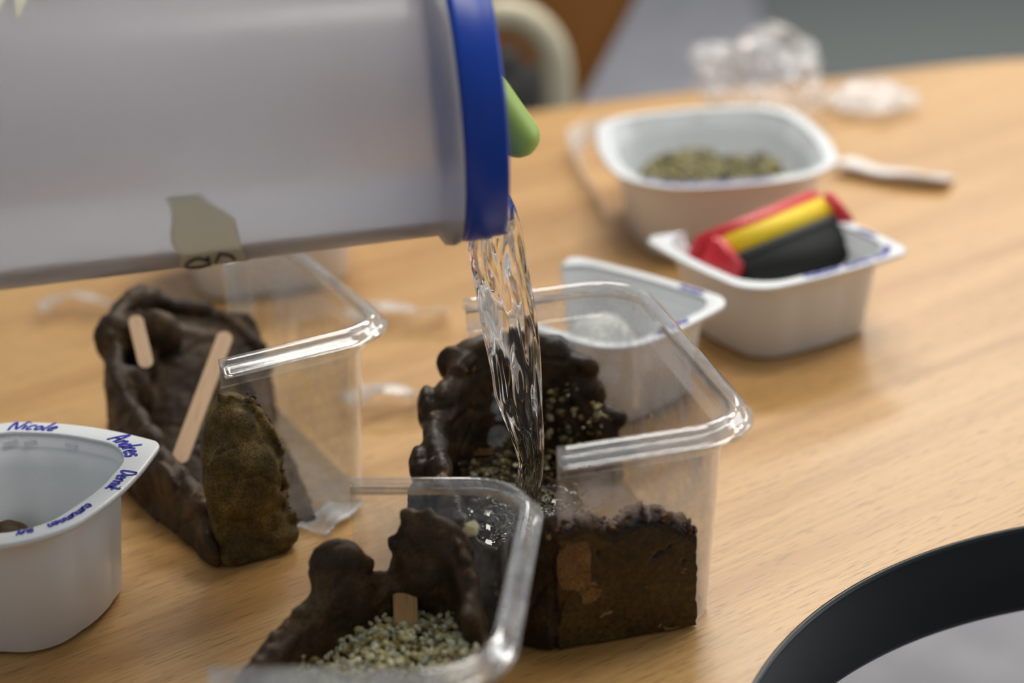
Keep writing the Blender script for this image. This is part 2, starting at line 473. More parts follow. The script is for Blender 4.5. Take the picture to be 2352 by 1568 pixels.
# ------------------------------------------------------------------ clay: lumps fused by voxel remesh
def clay(name, pieces, voxel, mat_, disp=((.020, .0018), (.006, .0006)), smooth=3, seed=0, post=None):
    bm = bmesh.new()
    for pc in pieces:
        if pc[0] == 'b':                       # blob: centre, radii, euler
            _, c, rad, rot = pc
            mtx = Matrix.Translation(c) @ Matrix.Rotation(rot[2], 4, 'Z') @ Matrix.Rotation(rot[1], 4, 'Y') @ Matrix.Rotation(rot[0], 4, 'X') @ Matrix.Diagonal((*rad, 1))
            bmesh.ops.create_icosphere(bm, subdivisions=3, radius=1, matrix=mtx)
        else:                                  # slab: rings of 3-D points
            rings = pc[1]
            me = loft(rings, True, False, True, True)
            bm.from_mesh(me); bpy.data.meshes.remove(me)
    me = bpy.data.meshes.new(name); bm.to_mesh(me); bm.free()
    o = link(name, me, mat_)
    rm = o.modifiers.new('r', 'REMESH'); rm.mode = 'VOXEL'; rm.voxel_size = voxel
    sm = o.modifiers.new('s', 'SMOOTH'); sm.factor = .5; sm.iterations = smooth
    apply_mods(o)
    # knead the surface with noise along the normals, keep the underside flat on the table
    me = o.data
    co = np.empty(len(me.vertices)*3); me.vertices.foreach_get('co', co); co = co.reshape(-1, 3)
    no = np.empty(len(me.vertices)*3); me.vertices.foreach_get('normal', no); no = no.reshape(-1, 3)
    off = Vector((seed*3.1, seed*1.7, seed*.9))
    for k in range(len(co)):
        p = Vector(co[k]); d = 0
        for s, a in disp:
            d += a*noise.noise(p/s+off)
        # creases
        d -= .0012*max(0, 1-abs(noise.noise(p/.022+off*2))*9)
        co[k] += no[k]*d
    if post: post(co)
    co[:, 2] = np.maximum(co[:, 2], .0016)
    me.vertices.foreach_set('co', co.ravel()); me.update()
    return o

def wallpieces(path, top, th, lean=None, lumps=True, step=.006, bottom=.001, seed=0, edge=.006, every=3, elong=(1.3, 2.2)):
    """a kneaded clay wall along a plan path; top(s), th(s) by arc fraction; lean: outward xy offset at the top"""
    rnd = random.Random(seed)
    P = catmull(path, 10, False)
    P = [Vector((p[0], p[1])) for p in P]
    n = len(P); rings = []
    pcs = []
    for i, p in enumerate(P):
        s = i/(n-1)
        t = (P[min(i+1, n-1)]-P[max(i-1, 0)]).normalized(); nr = Vector((t.y, -t.x))
        H, T = lerp_table(top, s), lerp_table(th, s)
        ln = lerp_table(lean, s) if lean else 0
        def q(d, z): 
            a = p + nr*(d+ln*(z/max(H, .001)))
            return (a.x, a.y, z)
        rings.append([q(-T*.55, bottom), q(T*.55, bottom), q(T*.52, H*.5), q(T*.38, H*.93), q(0, H), q(-T*.38, H*.93), q(-T*.5, H*.5)])
        if lumps and i % every == 0:
            e = edge*rnd.uniform(.8, 1.5)
            a = p + nr*(ln+rnd.uniform(-.002, .002))
            pcs.append(('b', (a.x, a.y, H+rnd.uniform(-.003, .002)), (e*rnd.uniform(*elong), min(e*.85, T*.40), e*rnd.uniform(.7, 1.1)), (rnd.uniform(-.5, .5), rnd.uniform(-.5, .5), math.atan2(t.y, t.x))))
            for _ in range(1 if i % 6 == 0 else 0):
                z = rnd.uniform(.08, .9)*H
                sd = rnd.choice((-1, 1))
                a = p + nr*(sd*T*.42+ln*z/H)
                g = rnd.uniform(1.4, 2.4)*edge
                pcs.append(('b', (a.x, a.y, z), (g*1.3, T*.20, g*1.2), (0, rnd.uniform(-.6, .6), math.atan2(t.y, t.x))))
    return [('s', rings)] + pcs

# --- receiving container: horseshoe dam, front low wall pressed against the plastic, tall back wall
fr_u = Vector((math.cos(R(11.5)), math.sin(R(11.5)))); fr_v = Vector((-fr_u.y, fr_u.x))
def onR(x, y):       # local coordinates on the front wall of the receiving container: x from the cut edge to the right, y inward
    p = Vector((.0162, .8545)) + fr_u*x + fr_v*y
    return p
rings = []
tops = [(0, .082), (.02, .084), (.034, .074), (.05, .083), (.06, .080), (.075, .070), (.084, .066)]
for k in range(15):
    x = k*.0834/14
    H = lerp_table(tops, x)
    rings.append([(*onR(x, .0005), .001), (*onR(x, .0005-.0105*H/.134), H*.96), (*onR(x, .004), H), (*onR(x, .010), H*.9), (*onR(x, .014), H*.45), (*onR(x, .016), .001)])
pcs = [('s', rings)]
rnd = random.Random(5)
for k in range(34):
    x = .001+k*.00245; H = lerp_table(tops, x)+rnd.uniform(-.002, .003); a = onR(x, .0005+rnd.uniform(-.002, .007)); g = rnd.uniform(.0018, .0040)
    pcs.append(('b', (a.x, a.y, H-.001), (g, g*.9, g), (0, 0, rnd.random()*3)))
# facet left of the cut edge, running back to the left
pcs += wallpieces([(.0162, .8600), (-.004, .8705), (-.022, .883), (-.034, .905)], [(0, .081), (.25, .066), (.5, .056), (1, .049)], [(0, .016), (1, .018)], seed=3, edge=.0040)
pcs += wallpieces([(-.032, .903), (-.046, .94), (-.060, .985), (-.060, 1.03), (-.040, 1.062), (-.010, 1.072), (.025, 1.074), (.050, 1.07), (.068, 1.06)],
    [(0, .055), (.12, .052), (.25, .055), (.36, .066), (.46, .090), (.56, .105), (.62, .104), (.7, .098), (.78, .095), (.84, .078), (.9, .060), (.95, .045), (1, .028)],
    [(0, .016), (.3, .022), (.6, .020), (1, .016)], [(0, 0), (.3, .010), (.5, .008), (.6, 0), (1, 0)], seed=4, edge=.0082, every=5, elong=(1.3, 1.9))
for (x, y, z, a_, b_, c_) in [(-.040, 1.062, .094, .012, .007, .014), (-.014, 1.070, .097, .013, .007, .013), (-.058, 1.04, .074, .007, .014, .016), (-.064, 1.0, .052, .007, .015, .014), (-.064, .966, .044, .008, .014, .012),
      (.022, 1.073, .088, .016, .007, .012), (.044, 1.070, .062, .013, .007, .013), (.058, 1.062, .040, .012, .007, .010)]:
    pcs.append(('b', (x, y, z), (a_, b_, c_), (0, 0, 0)))
# floor skin of clay
cR = contR[3]
def inR(x, y): return cR + fr_u*x + fr_v*y            # local plan of the receiving container
def rrpts(x0, x1, y0, y1, r_, k=7):
    q = []
    for cx, cy, a0 in ((x1-r_, y1-r_, 0), (x0+r_, y1-r_, 90), (x0+r_, y0+r_, 180), (x1-r_, y0+r_, 270)):
        for i_ in range(k+1):
            a = R(a0+90*i_/k); q.append((cx+r_*math.cos(a), cy+r_*math.sin(a)))
    return q
fp_ = [inR(x, y) for x, y in rrpts(-.062, .0040, -.090, .098, .02)]
pcs.append(('s', [[(p.x, p.y, .001) for p in fp_], [(p.x, p.y, .016) for p in fp_]]))
def flush(co):               # nothing pushes through the front plastic: clay is pressed flat on it
    for k in range(len(co)):
        p = Vector((co[k][0], co[k][1])) - Vector((.0162, .8545))
        x, y, z = p.dot(fr_u), p.dot(fr_v), co[k][2]
        if x > -.0005 and z < .1:
            lim = .0003-.0118*z/.134
            if y < lim+.0022:
                q_ = onR(x, lim); co[k][0], co[k][1] = q_.x, q_.y
dam = clay('clay_dam', pcs, .0019, MAT['clay_dark'], seed=1, post=flush, smooth=5)
dam.data.materials.append(MAT['clay_pressed'])
for p_ in dam.data.polygons:
    c_ = p_.center; q_ = Vector((c_.x, c_.y))-Vector((.0162, .8545))
    if q_.dot(fr_u) > -.0002 and abs(q_.dot(fr_v)-(.0003-.0118*c_.z/.134)) < .0006 and c_.z < lerp_table(tops, q_.dot(fr_u))-.007: p_.material_index = 1
tag(dam, 'dark brown clay dam inside the container being filled with water', 'clay')
# tan smears pressed on the plastic face
for (x, z, sx, sz) in [(.0105, .058, .0105, .020), (.019, .036, .006, .0058)]:
    pts = []
    for k in range(22):
        a = 2*PI*k/22; rr_ = 1+.14*math.sin(3*a+x*400)+.08*math.sin(5*a)
        xx, zz = x+sx*math.cos(a)*rr_, z+sz*math.sin(a)*rr_
        q0 = onR(max(xx, .0005), .0008-.0105*zz/.134-.0012)
        q1 = onR(max(xx, .0005), .0008-.0105*zz/.134+.003)
        pts.append(((q0.x, q0.y, zz), (q1.x, q1.y, zz)))
    o = link('clay_smear', loft([[p[0] for p in pts], [p[1] for p in pts]], True, False, True, True), MAT['smear'], dam, smooth=False)
    o['label'] = 'tan smear of clay pressed against the clear plastic'

def crumbs(pts, parent, mat_, smin, smax, seed, lab):
    o = gravel('crumbs', pts, mat_, smin, smax, seed)
    o.parent = parent; o['kind'] = 'stuff'; o['label'] = lab
CRUMB_JOBS = []
rnd = random.Random(61)
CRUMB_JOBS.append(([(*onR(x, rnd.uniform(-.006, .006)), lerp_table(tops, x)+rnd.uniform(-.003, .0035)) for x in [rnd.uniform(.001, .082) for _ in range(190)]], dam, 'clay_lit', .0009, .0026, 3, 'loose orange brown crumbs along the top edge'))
# --- left container: long leaning wall, lump on the cut edge
pcs = wallpieces([(-.197, .992), (-.224, 1.03), (-.252, 1.07), (-.276, 1.115), (-.288, 1.16), (-.276, 1.200), (-.245, 1.210), (-.210, 1.205), (-.183, 1.185)],
    [(0, .026), (.12, .036), (.25, .050), (.375, .068), (.5, .094), (.60, .106), (.70, .097), (.82, .084), (.94, .072), (1, .050)],
    [(0, .020), (.4, .020), (1, .016)], [(0, .0), (.3, .004), (.5, .004), (.7, .002), (1, 0)], seed=8, edge=.0075, every=4)
# thick plate filling the back of the horseshoe, leaning backwards
rings = []
for k in range(9):
    t_ = k/8
    bx0, by0 = -.262+.084*t_, 1.085+.050*t_ - .03*math.sin(PI*t_)
    tx0, ty0 = -.272+.088*t_, 1.178+.004*t_
    zt = lerp_table([(0, .098), (.35, .088), (.7, .080), (1, .056)], t_)
    rings.append([(bx0, by0, .002), ((bx0+tx0)/2, (by0+ty0)/2, zt*.42), (tx0, ty0, zt), (tx0, ty0+.02, zt*.96), (tx0, ty0+.028, .002)])
pcs.append(('s', rings))
for (x, y, z, a_, b_, c_, rz) in [(-.272, 1.130, .058, .017, .012, .022, .5), (-.268, 1.095, .030, .017, .012, .020, .5), (-.285, 1.165, .086, .016, .013, .020, .4), (-.254, 1.166, .088, .020, .011, .018, -.3), (-.250, 1.06, .022, .014, .012, .016, .5), (-.262, 1.150, .070, .010, .008, .014, .5)]:
    pcs.append(('b', (x, y, z), (a_, b_, c_), (0, 0, rz)))
pcs.append(('s', [[(-.20, 1.0, .001), (-.135, 1.03, .001), (-.17, 1.15, .001), (-.25, 1.16, .001)], [(-.20, 1.0, .007), (-.135, 1.03, .003), (-.17, 1.15, .008), (-.25, 1.16, .012)]]))
lw = clay('clay_wall', pcs, .0021, MAT['clay_mid'], seed=2)
tag(lw, 'leaning brown clay wall with craft sticks pressed into it, left container', 'clay')

bl = Vector((-.1885, .9865)); lu = Vector((math.cos(R(22)), math.sin(R(22)))); lv = Vector((-lu.y, lu.x))
rings = []
for z, x0, x1, t0 in [(.001, -.010, .041, .013), (.012, -.011, .044, .0125), (.022, -.010, .042, .012), (.030, -.009, .038, .012), (.040, -.0105, .036, .014), (.060, -.0105, .0385, .015), (.075, -.0095, .037, .014), (.090, -.006, .034, .012), (.102, -.001, .028, .010), (.110, .005, .020, .007), (.113, .009, .013, .005)]:
    r_ = []
    for k in range(16):
        a = 2*PI*k/16
        cx, hx_ = (x0+x1)/2, (x1-x0)/2
        sx = math.copysign(abs(math.cos(a))**.7, math.cos(a)); sy = math.copysign(abs(math.sin(a))**.8, math.sin(a))
        p = bl + lu*(cx+hx_*sx) + lv*(t0*sy+.06*z)
        r_.append((p.x, p.y, z))
    rings.append(r_)
pcs = [('s', rings)]
rnd = random.Random(12)
def bump(x, z, y, a_, b_, c_): 
    p = bl+lu*x+lv*y; pcs.append(('b', (p.x, p.y, z), (a_, b_, c_), (0, rnd.uniform(-.3, .3), R(22))))
bump(.008, .060, -.011, .021, .008, .030); bump(.013, .090, -.007, .012, .006, .016); bump(.027, .055, -.008, .009, .007, .024)
for k in range(16):
    z = .012+k*.0062; x = lerp_table([(.001, .041), (.02, .042), (.03, .038), (.06, .0385), (.075, .037), (.09, .033), (.105, .025)], z)
    bump(x+rnd.uniform(-.001, .003), z, rnd.uniform(-.004, .003), rnd.uniform(.0028, .005), .005, rnd.uniform(.003, .005))
bump(.006, .1135, .002, .0022, .002, .004); bump(.013, .112, .0, .003, .003, .003)
bump(-.002, .008, -.006, .008, .008, .008); bump(.03, .010, -.006, .014, .008, .009)
lf = clay('clay_lump', pcs, .0015, MAT['clay_olive'], seed=5, smooth=6, disp=((.024, .0026), (.007, .0008)))
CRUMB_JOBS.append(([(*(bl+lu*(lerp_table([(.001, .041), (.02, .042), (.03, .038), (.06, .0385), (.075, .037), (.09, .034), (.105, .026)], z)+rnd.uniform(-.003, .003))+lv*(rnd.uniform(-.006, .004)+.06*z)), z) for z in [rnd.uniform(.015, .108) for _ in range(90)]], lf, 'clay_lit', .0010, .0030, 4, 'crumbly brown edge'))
tag(lf, 'olive brown clay lump moulded over the cut front edge of left container', 'clay')

# --- front container: clay along the back and left sides
pcs = wallpieces([(-.030, .800), (-.034, .838), (-.050, .856), (-.068, .858), (-.083, .852), (-.096, .846), (-.112, .836), (-.132, .812), (-.148, .780), (-.154, .745), (-.150, .71)],
    [(0, .060), (.12, .080), (.20, .094), (.28, .092), (.325, .078), (.350, .058), (.42, .055), (.45, .070), (.50, .078), (.56, .074), (.62, .062), (.68, .054), (.8, .046), (1, .042)],
    [(0, .014), (.3, .018), (.6, .020), (1, .016)], seed=15, edge=.004, elong=(.8, 1.2))
pcs.append(('b', (-.104, .846, .068), (.0175, .011, .019), (0, 0, .3)))
pcs.append(('b', (-.050, .853, .062), (.022, .010, .032), (0, 0, 0)))
pcs.append(('s', [[(-.036, .70, .0015), (-.03, .85, .0015), (-.12, .84, .0015), (-.15, .72, .0015)], [(-.036, .70, .020), (-.03, .85, .024), (-.12, .84, .028), (-.15, .72, .02)]]))
fc = clay('clay_bank', pcs, .0021, MAT['clay_mid'], seed=9)
tag(fc, 'dark clay bank behind the gravel in the nearest container', 'clay')

# ------------------------------------------------------------------ gravel (uncountable)
def gravel(name, pts, mat_, smin, smax, seed):
    rnd = random.Random(seed)
    base = bmesh.new(); bmesh.ops.create_icosphere(base, subdivisions=1, radius=1)
    bv = [v.co.copy() for v in base.verts]; bf = [[v.index for v in f.verts] for f in base.faces]; base.free()
    V, Fc = [], []
    for p in pts:
        s = rnd.uniform(smin, smax); rot = Matrix.Rotation(rnd.random()*6, 3, 'Z') @ Matrix.Rotation(rnd.random()*6, 3, 'X')
        sc = Vector((s*rnd.uniform(.7, 1.3), s*rnd.uniform(.7, 1.2), s*rnd.uniform(.5, .9)))
        o = len(V)
        for v in bv:
            q = rot @ Vector((v.x*sc.x, v.y*sc.y, v.z*sc.z))*(1+.3*rnd.uniform(-1, 1))
            V.append((p[0]+q.x, p[1]+q.y, p[2]+q.z))
        Fc += [[o+i for i in f] for f in bf]
    return link(name, mesh(V, Fc), mat_, smooth=False)
for jb in CRUMB_JOBS: crumbs(jb[0], jb[1], MAT[jb[2]], *jb[3:])
rnd = random.Random(3)
pts = []
while len(pts) < 2800:
    x, y = rnd.uniform(-.15, -.028), rnd.uniform(.70, .852)
    if x < -.146+max(0, y-.76)*.30 + rnd.uniform(0, .010): continue
    z = .030 + .012*noise.noise(Vector((x*30, y*30, 0))) + .010*max(0, (x+.07)/.04) + .002
    pts.append((x, y, z+rnd.uniform(-.006, .003)))
g = gravel('gravel', pts, MAT['gravel'], .0012, .0030, 1)
tag(g, 'pale gravel covering the floor of the nearest container', 'gravel', kind='stuff')
pts = []
while len(pts) < 900:
    x, y = rnd.uniform(-.05, .09), rnd.uniform(.885, 1.065)
    q_ = Vector((x, y))-cR
    if x < -.028-(y-.885)*.15 or q_.dot(fr_u) > .004+rnd.gauss(0, .012) or abs(q_.dot(fr_u)) > .056 or abs(q_.dot(fr_v)) > .094: continue
    z = .022+.012*noise.noise(Vector((x*25, y*25, 4)))+.10*max(0, y-.98)
    pts.append((x, y, z))
for k in range(130):      # grit stuck on the inner face of the tall back wall
    x = rnd.uniform(-.03, .06); pts.append((x, 1.0615+rnd.uniform(-.002, .001)-.15*max(0, x-.035), rnd.uniform(.03, .03+.05*max(.1, 1-abs(x-.035)/.05))))
g = gravel('wet_gravel', pts, MAT['wetgravel'], .0014, .0032, 2)
tag(g, 'dark wet gravel on the floor of the container being filled', 'gravel', kind='stuff')
pb = gravel('pebble', [(-.0285, .846, .0885)], MAT['gravel'], .0065, .0066, 12)
tag(pb, 'single pale pebble on the clay of the nearest container', 'pebble')

# ------------------------------------------------------------------ craft sticks
def stick(label, a, b_, width, th, mat_, nrm, grp=None):
    a, b_ = Vector(a), Vector(b_); L_ = (b_-a).length
    ax = (b_-a).normalized(); n_ = Vector(nrm); n_ = (n_-ax*n_.dot(ax)).normalized(); s_ = n_.cross(ax)
    pts = []
    hw = width/2
    for k in range(11): 
        t = PI/2+PI*k/10; pts.append((hw+math.cos(t)*hw, math.sin(t)*hw))
    for k in range(11):
        t = -PI/2+PI*k/10; pts.append((L_-hw+math.cos(t)*hw, math.sin(t)*hw))
    rings = []
    for zz, ins in ((-th/2, .0003), (-th/2+.0003, 0), (th/2-.0003, 0), (th/2, .0003)):
        rings.append([(x if ins == 0 else x*.996+L_*.002, y*(1-ins/hw), zz) for x, y in pts])
    o = link('craft_stick', loft(rings, True, False, True, True), mat_, smooth=False)
    M_ = Matrix((ax, s_, n_)).transposed().to_4x4(); M_.translation = a; o.matrix_world = M_
    tag(o, label, 'stick')
    return o
stick('long pale craft stick leaning diagonally against the brown clay wall', (-.2305, 1.062, .034), (-.2010, 1.145, .0940), .0112, .002, MAT['stick'], (.2, -.75, .6))
stick('short pale craft stick end poking from the upper left brown clay wall', (-.2555, 1.122, .080), (-.2655, 1.152, .108), .0105, .002, MAT['stick'], (.3, -.95, .2))
stick('damp tan craft stick standing upright in the gravel', (-.0690, .826, .016), (-.0680, .866, .072), .0135, .002, MAT['wetstick'], (.1, -1, .3))

# ------------------------------------------------------------------ white cups with wide flanged rims
NC, NS = 10, 14
def sqring(h, rad, bulge, hy=None):
    """closed rounded square, CCW from the right side's start; rad: radii for corners (+,+),(-,+),(-,-),(+,-)"""
    hy = hy or h
    p = []
    cs = [(1, 1, 0), (-1, 1, PI/2), (-1, -1, PI), (1, -1, 3*PI/2)]
    for k, (sx, sy, a0) in enumerate(cs):
        r_ = rad[k]
        for i in range(NC+1):
            a = a0+PI/2*i/NC; p.append((sx*(h-r_)+r_*math.cos(a), sy*(hy-r_)+r_*math.sin(a)))
        nx = cs[(k+1) % 4]; r2 = rad[(k+1) % 4]
        e0 = p[-1]; a1 = nx[2]
        e1 = (nx[0]*(h-r2)+r2*math.cos(a1), nx[1]*(hy-r2)+r2*math.sin(a1))
        for i in range(1, NS): p.append((e0[0]+(e1[0]-e0[0])*i/NS, e0[1]+(e1[1]-e0[1])*i/NS))
    q = []
    for x, y in p:
        q.append((x*(1+bulge/h*max(0, math.cos(PI*y/(2*hy)))), y*(1+bulge/hy*max(0, math.cos(PI*x/(2*h))))))
    return q

STROKES = {
 'N': (.75, [[(0, 0), (.12, 1), (.5, .05), (.72, 1.05)]]), 'i': (.3, [[(.1, .55), (.14, 0)], [(.16, .8), (.18, .86)]]),
 'c': (.48, [[(.42, .5), (.2, .55), (.06, .25), (.18, 0), (.42, .08)]]), 'o': (.5, [[(.25, .52), (.06, .3), (.2, 0), (.42, .22), (.25, .52)]]),
 'l': (.3, [[(.2, 1), (.1, .1), (.26, 0)]]), 'e': (.5, [[(.08, .28), (.4, .32), (.26, .54), (.06, .25), (.2, 0), (.44, .08)]]),
 'A': (.8, [[(0, 0), (.4, 1.05), (.62, 0)], [(.16, .4), (.62, .42)]]), 'n': (.55, [[(.06, .52), (.1, 0)], [(.1, .38), (.28, .54), (.4, .4), (.44, 0)]]),
 'd': (.55, [[(.4, .45), (.18, .5), (.06, .2), (.2, 0), (.4, .2), (.48, 1.05)], [(.4, .2), (.46, 0)]]), 'r': (.42, [[(.06, .52), (.12, 0)], [(.12, .34), (.24, .54), (.38, .5)]]),
 's': (.45, [[(.4, .5), (.16, .5), (.14, .3), (.36, .2), (.28, 0), (.04, .04)]]), 'D': (.72, [[(.08, 1), (.06, 0), (.5, .2), (.6, .6), (.3, 1), (.02, .95)]]),
 'k': (.5, [[(.12, 1), (.06, 0)], [(.4, .55), (.12, .25), (.46, 0)]]), 'm': (.8, [[(.06, .52), (.08, 0)], [(.08, .36), (.24, .54), (.34, .4), (.36, 0)], [(.36, .36), (.52, .54), (.64, .4), (.68, 0)]]),
 'u': (.5, [[(.06, .52), (.08, .1), (.26, 0), (.4, .2), (.42, .52)], [(.42, .3), (.48, 0)]]), 'y': (.5, [[(.06, .52), (.2, .1)], [(.42, .52), (.2, -.3), (.04, -.32)]]),
 ' ': (.4, []),
}
def writing(word, path, s0, height, slant=.25, width=.0011, z=0.0, track=1.0, baseoff=-.5):
    """pen strokes laid flat along a plan path (clockwise), letter tops outward"""
    P = [Vector(p) for p in path]
    acc = [0]
    for a, b_ in zip(P, P[1:]): acc.append(acc[-1]+(b_-a).length)
    def at_(s):
        s = min(max(s, 0), acc[-1]-1e-6)
        for i in range(len(P)-1):
            if s <= acc[i+1]:
                t = (s-acc[i])/(acc[i+1]-acc[i]); p = P[i].lerp(P[i+1], t)
                d = (P[min(i+2, len(P)-1)]-P[max(i-1, 0)]).normalized()
                return p, d, Vector((-d.y, d.x))
    V, Fc = [], []
    x = s0
    for ch in word:
        wd, st = STROKES[ch]
        for line in st:
            pts = []
            for (u_, v_) in catmull(line, 5, False) if len(line) > 2 else line:
                p, d, nn = at_(x+(u_+slant*v_)*height*track)
                pts.append(p+nn*((v_+baseoff)*height))
            o = len(V)
            for i, p in enumerate(pts):
                d = (pts[min(i+1, len(pts)-1)]-pts[max(i-1, 0)])
                d = d.normalized() if d.length > 0 else Vector((1, 0))
                nn = Vector((-d.y, d.x))*width/2
                V += [(p.x+nn.x, p.y+nn.y, z), (p.x-nn.x, p.y-nn.y, z)]
                if i: Fc.append((o+2*i-2, o+2*i-1, o+2*i+1, o+2*i))
        x += wd*height*track
    return mesh(V, Fc)

def cup(label, c, rz, half, H, frad, bulge=.006, fl=.0075, taper=.013, keep=None, words=(), hy=None, cat='cup'):
    e = empty('white_cup', (c[0], c[1], 0), rz)
    tag(e, label, cat)
    hy_ = hy or half
    brad = [max(.02, half*.42)]*4
    def groove(ring, depth):
        n = len(ring); q = []
        seg = n//4
        for i, (x, y) in enumerate(ring):
            k = i % seg
            g = 0
            for kk in (NC+3, seg-3): g += math.exp(-((k-kk)/1.1)**2)
            l_ = math.hypot(x, y); f_ = 1-depth*g/l_
            q.append((x*f_, y*f_))
        return q
    def body(ins, z, dep=.0016): return [(x, y, z) for x, y in groove(sqring(half-ins, [max(.012, r_-ins*.6) for r_ in brad], bulge*.9, hy_-ins), dep)]
    def flange(ins, z): return [(x, y, z) for x, y in sqring(half-ins, [max(.004, r_-ins*.6) for r_ in frad], bulge, hy_-ins)]
    n = len(body(0, 0))
    if keep is None:
        sel = lambda q: q; closed = True
    else:
        i0, i1 = int(keep[0]*n), int(keep[1]*n)
        sel = lambda q: [q[i % n] for i in range(i0, i1+1)]; closed = False
    fdep = lambda z: .0003 if z > H*.8 else .0016*min(1, .25+z/.03)
    prof = [(fl+taper+.004, .0), (fl+taper, .004), (fl+taper*.3+.002, H*.75), (fl+.004, H-.012), (fl+.0015, H-.0095), (fl+.0002, H-.0008),
            (fl+.0014, H-.0008), (fl+.0027, H-.0098), (fl+.0056, H-.0125), (fl+taper*.3+.0036, H*.75), (fl+taper+.0016, .005), (fl+taper+.0055, .0015)]
    wallo = link('wall', sweep([sel(body(i, z, fdep(z))) for i, z in prof], closed=closed), MAT['white'], e)
    fp = [(fl+.0020, H-.0016), (fl+.0019, H-.0002), (fl+.0012, H), (.0012, H), (.0003, H-.0003), (0, H-.0012), (.0004, H-.0034), (.0011, H-.0034), (.0013, H-.0013)]
    rimo = link('rim', sweep([sel(body(i, z, .0003) if i > fl else flange(i, z)) for i, z in fp], closed=closed), MAT['white'], e)
    bo = [(x, y) for x, y, z in body(fl+taper+.0045, 0, .0004)]
    link('base', loft([[(x, y, .0004) for x, y in bo], [(x, y, .0020) for x, y in bo]], True, False, True, True), MAT['white'], e, smooth=False)
    # little moulded stacking lugs under the rim
    ring = body(fl+.0035, 0, 0)
    for i in ((6+NC, 15+NC, 24+NC+6, 24+NC+15, 48+NC+6, 72+NC+8, 1, 22) if keep is None else ()):
        x, y, _ = ring[i % n]; a = math.atan2(y, x)
        tx, ty = -math.sin(a), math.cos(a); nx, ny = -math.cos(a), -math.sin(a)
        vs = []
        for (s_, d_, z_) in [(-1, 0, 0), (1, 0, 0), (1, 1, 0), (-1, 1, 0), (-1, 0, 1), (1, 0, 1), (1, .8, 1), (-1, .8, 1)]:
            vs.append((x+tx*s_*.0042+nx*(d_*.0022-.0016), y+ty*s_*.0042+ny*(d_*.0022-.0016), H-.0085+z_*.0030))
        link('lug', mesh(vs, [(0, 1, 2, 3), (4, 5, 6, 7), (0, 1, 5, 4), (1, 2, 6, 5), (2, 3, 7, 6), (3, 0, 4, 7)]), MAT['white'], wallo, smooth=False)
    # names in blue marker, running clockwise round the rim
    mid = sqring(half-fl*.52, [max(.030, r_) for r_ in frad], bulge, hy_-fl*.52)
    mid = mid[::-1]
    # start the clockwise path at the (-,+) corner
    k0 = min(range(len(mid)), key=lambda i: (mid[i][0]+half)**2+(mid[i][1]-half)**2)
    mid = mid[k0:]+mid[:k0]; mid = mid+mid[:1]
    for wd, s0, h_, tr in words:
        link('handwriting', writing(wd, mid, s0, h_, z=H+.0003, track=tr, width=h_*(.17 if keep is None and half < .08 else .24)), MAT['ink'], rimo, smooth=False)
    return e

cupA = cup('white cup with legible blue handwritten names, in front of the brown clay wall', (-.3080, .9390), R(-21), .0680, .090, [.007, .030, .034, .034], .010, .0115,
   words=[('Nicole', .016, .0112, 1.05), ('Andres', .093, .0118, .95), ('Dernik', .150, .0098, .85), ('eumumnen', .194, .0080, .86), ('suy', .234, .008, .9)])
cupB = cup('white cut cup standing right behind the container being filled', (.064, 1.219), R(43.5), .0640, .072, [.010, .02, .03, .018], .004, .007, keep=(.42, 1.085), hy=.082,
   words=[('nunem', .225, .0085, 1.0), ('muen um', .310, .0085, 1.0)])
cupC = cup('white cup holding the red and yellow board eraser', (.216, 1.320), R(27), .0765, .072, [.02, .012, .025, .014], .005, .008, keep=(.255, 1.10),
   words=[('unemnu neumn unmenu', .262, .0092, 1.05), ('uenm', .215, .0088, 1.0)])
cupD = cup('far white cup half filled with olive gravel', (.201, 1.588), R(3), .094, .080, [.03, .03, .05, .05], .014, .010, taper=.014, hy=.118,
   words=[('nuemnunemnuenumnem nu', .46, .0100, 1.0)])
cupE = cup('white cup behind the left clear container, mostly hidden by the jug', (-.222, 1.53), R(14), .085, .080, [.015, .015, .015, .015], .006, .008)

# clay crumb in the left cup, gravel in the far cup, wad in the cut cup
cr = clay('clay_crumb', [('b', (-.326, .978, .020), (.017, .014, .021), (0, 0, .3)), ('b', (-.312, .975, .008), (.016, .012, .010), (0, 0, 0)), ('b', (-.305, .955, .020), (.014, .014, .020), (0, 0, .3)), ('b', (-.318, .952, .014), (.020, .014, .022), (0, 0, .3)), ('b', (-.300, .948, .006), (.016, .012, .009), (0, 0, 0)), ('b', (-.335, .95, .02), (.015, .013, .018), (0, 0, 0))], .0018, MAT['clay_mid'], seed=21)
tag(cr, 'crumbly brown clay piece lying inside the left white cup', 'clay')
for v_ in cr.data.vertices: v_.co.z += .0012
pts = []
rnd = random.Random(44)
while len(pts) < 900:
    x, y = rnd.uniform(-.062, .062), rnd.uniform(-.075, .075)
    if (abs(x)/.064)**3+(abs(y)/.078)**3 > 1: continue
    pts.append((.201+x, 1.588+y, .045+rnd.uniform(-.004, .004)+.008*noise.noise(Vector((x*20, y*20, 9)))))
m, nt, b = mat('olive_gravel'); oi = N(nt, 'ShaderNodeNewGeometry')
rp = ramp(nt, [(0, srgb(70, 70, 50)), (.5, srgb(126, 116, 66)), (1, srgb(160, 150, 96))])
nt.links.new(oi.outputs['Random Per Island'], rp.inputs['Fac']); nt.links.new(rp.outputs['Color'], b.inputs['Base Color'])
g = gravel('olive_gravel', pts, m, .004, .0065, 7)
tag(g, 'olive gravel filling the far white cup', 'gravel', kind='stuff')
wad = clay('paper_wad', [('b', (.066, 1.224, .030), (.027, .025, .027), (0, 0, .3)), ('b', (.080, 1.230, .022), (.02, .02, .020), (0, 0, 0))], .0024, MAT['whitep'], disp=((.02, .003), (.007, .001)), seed=31)
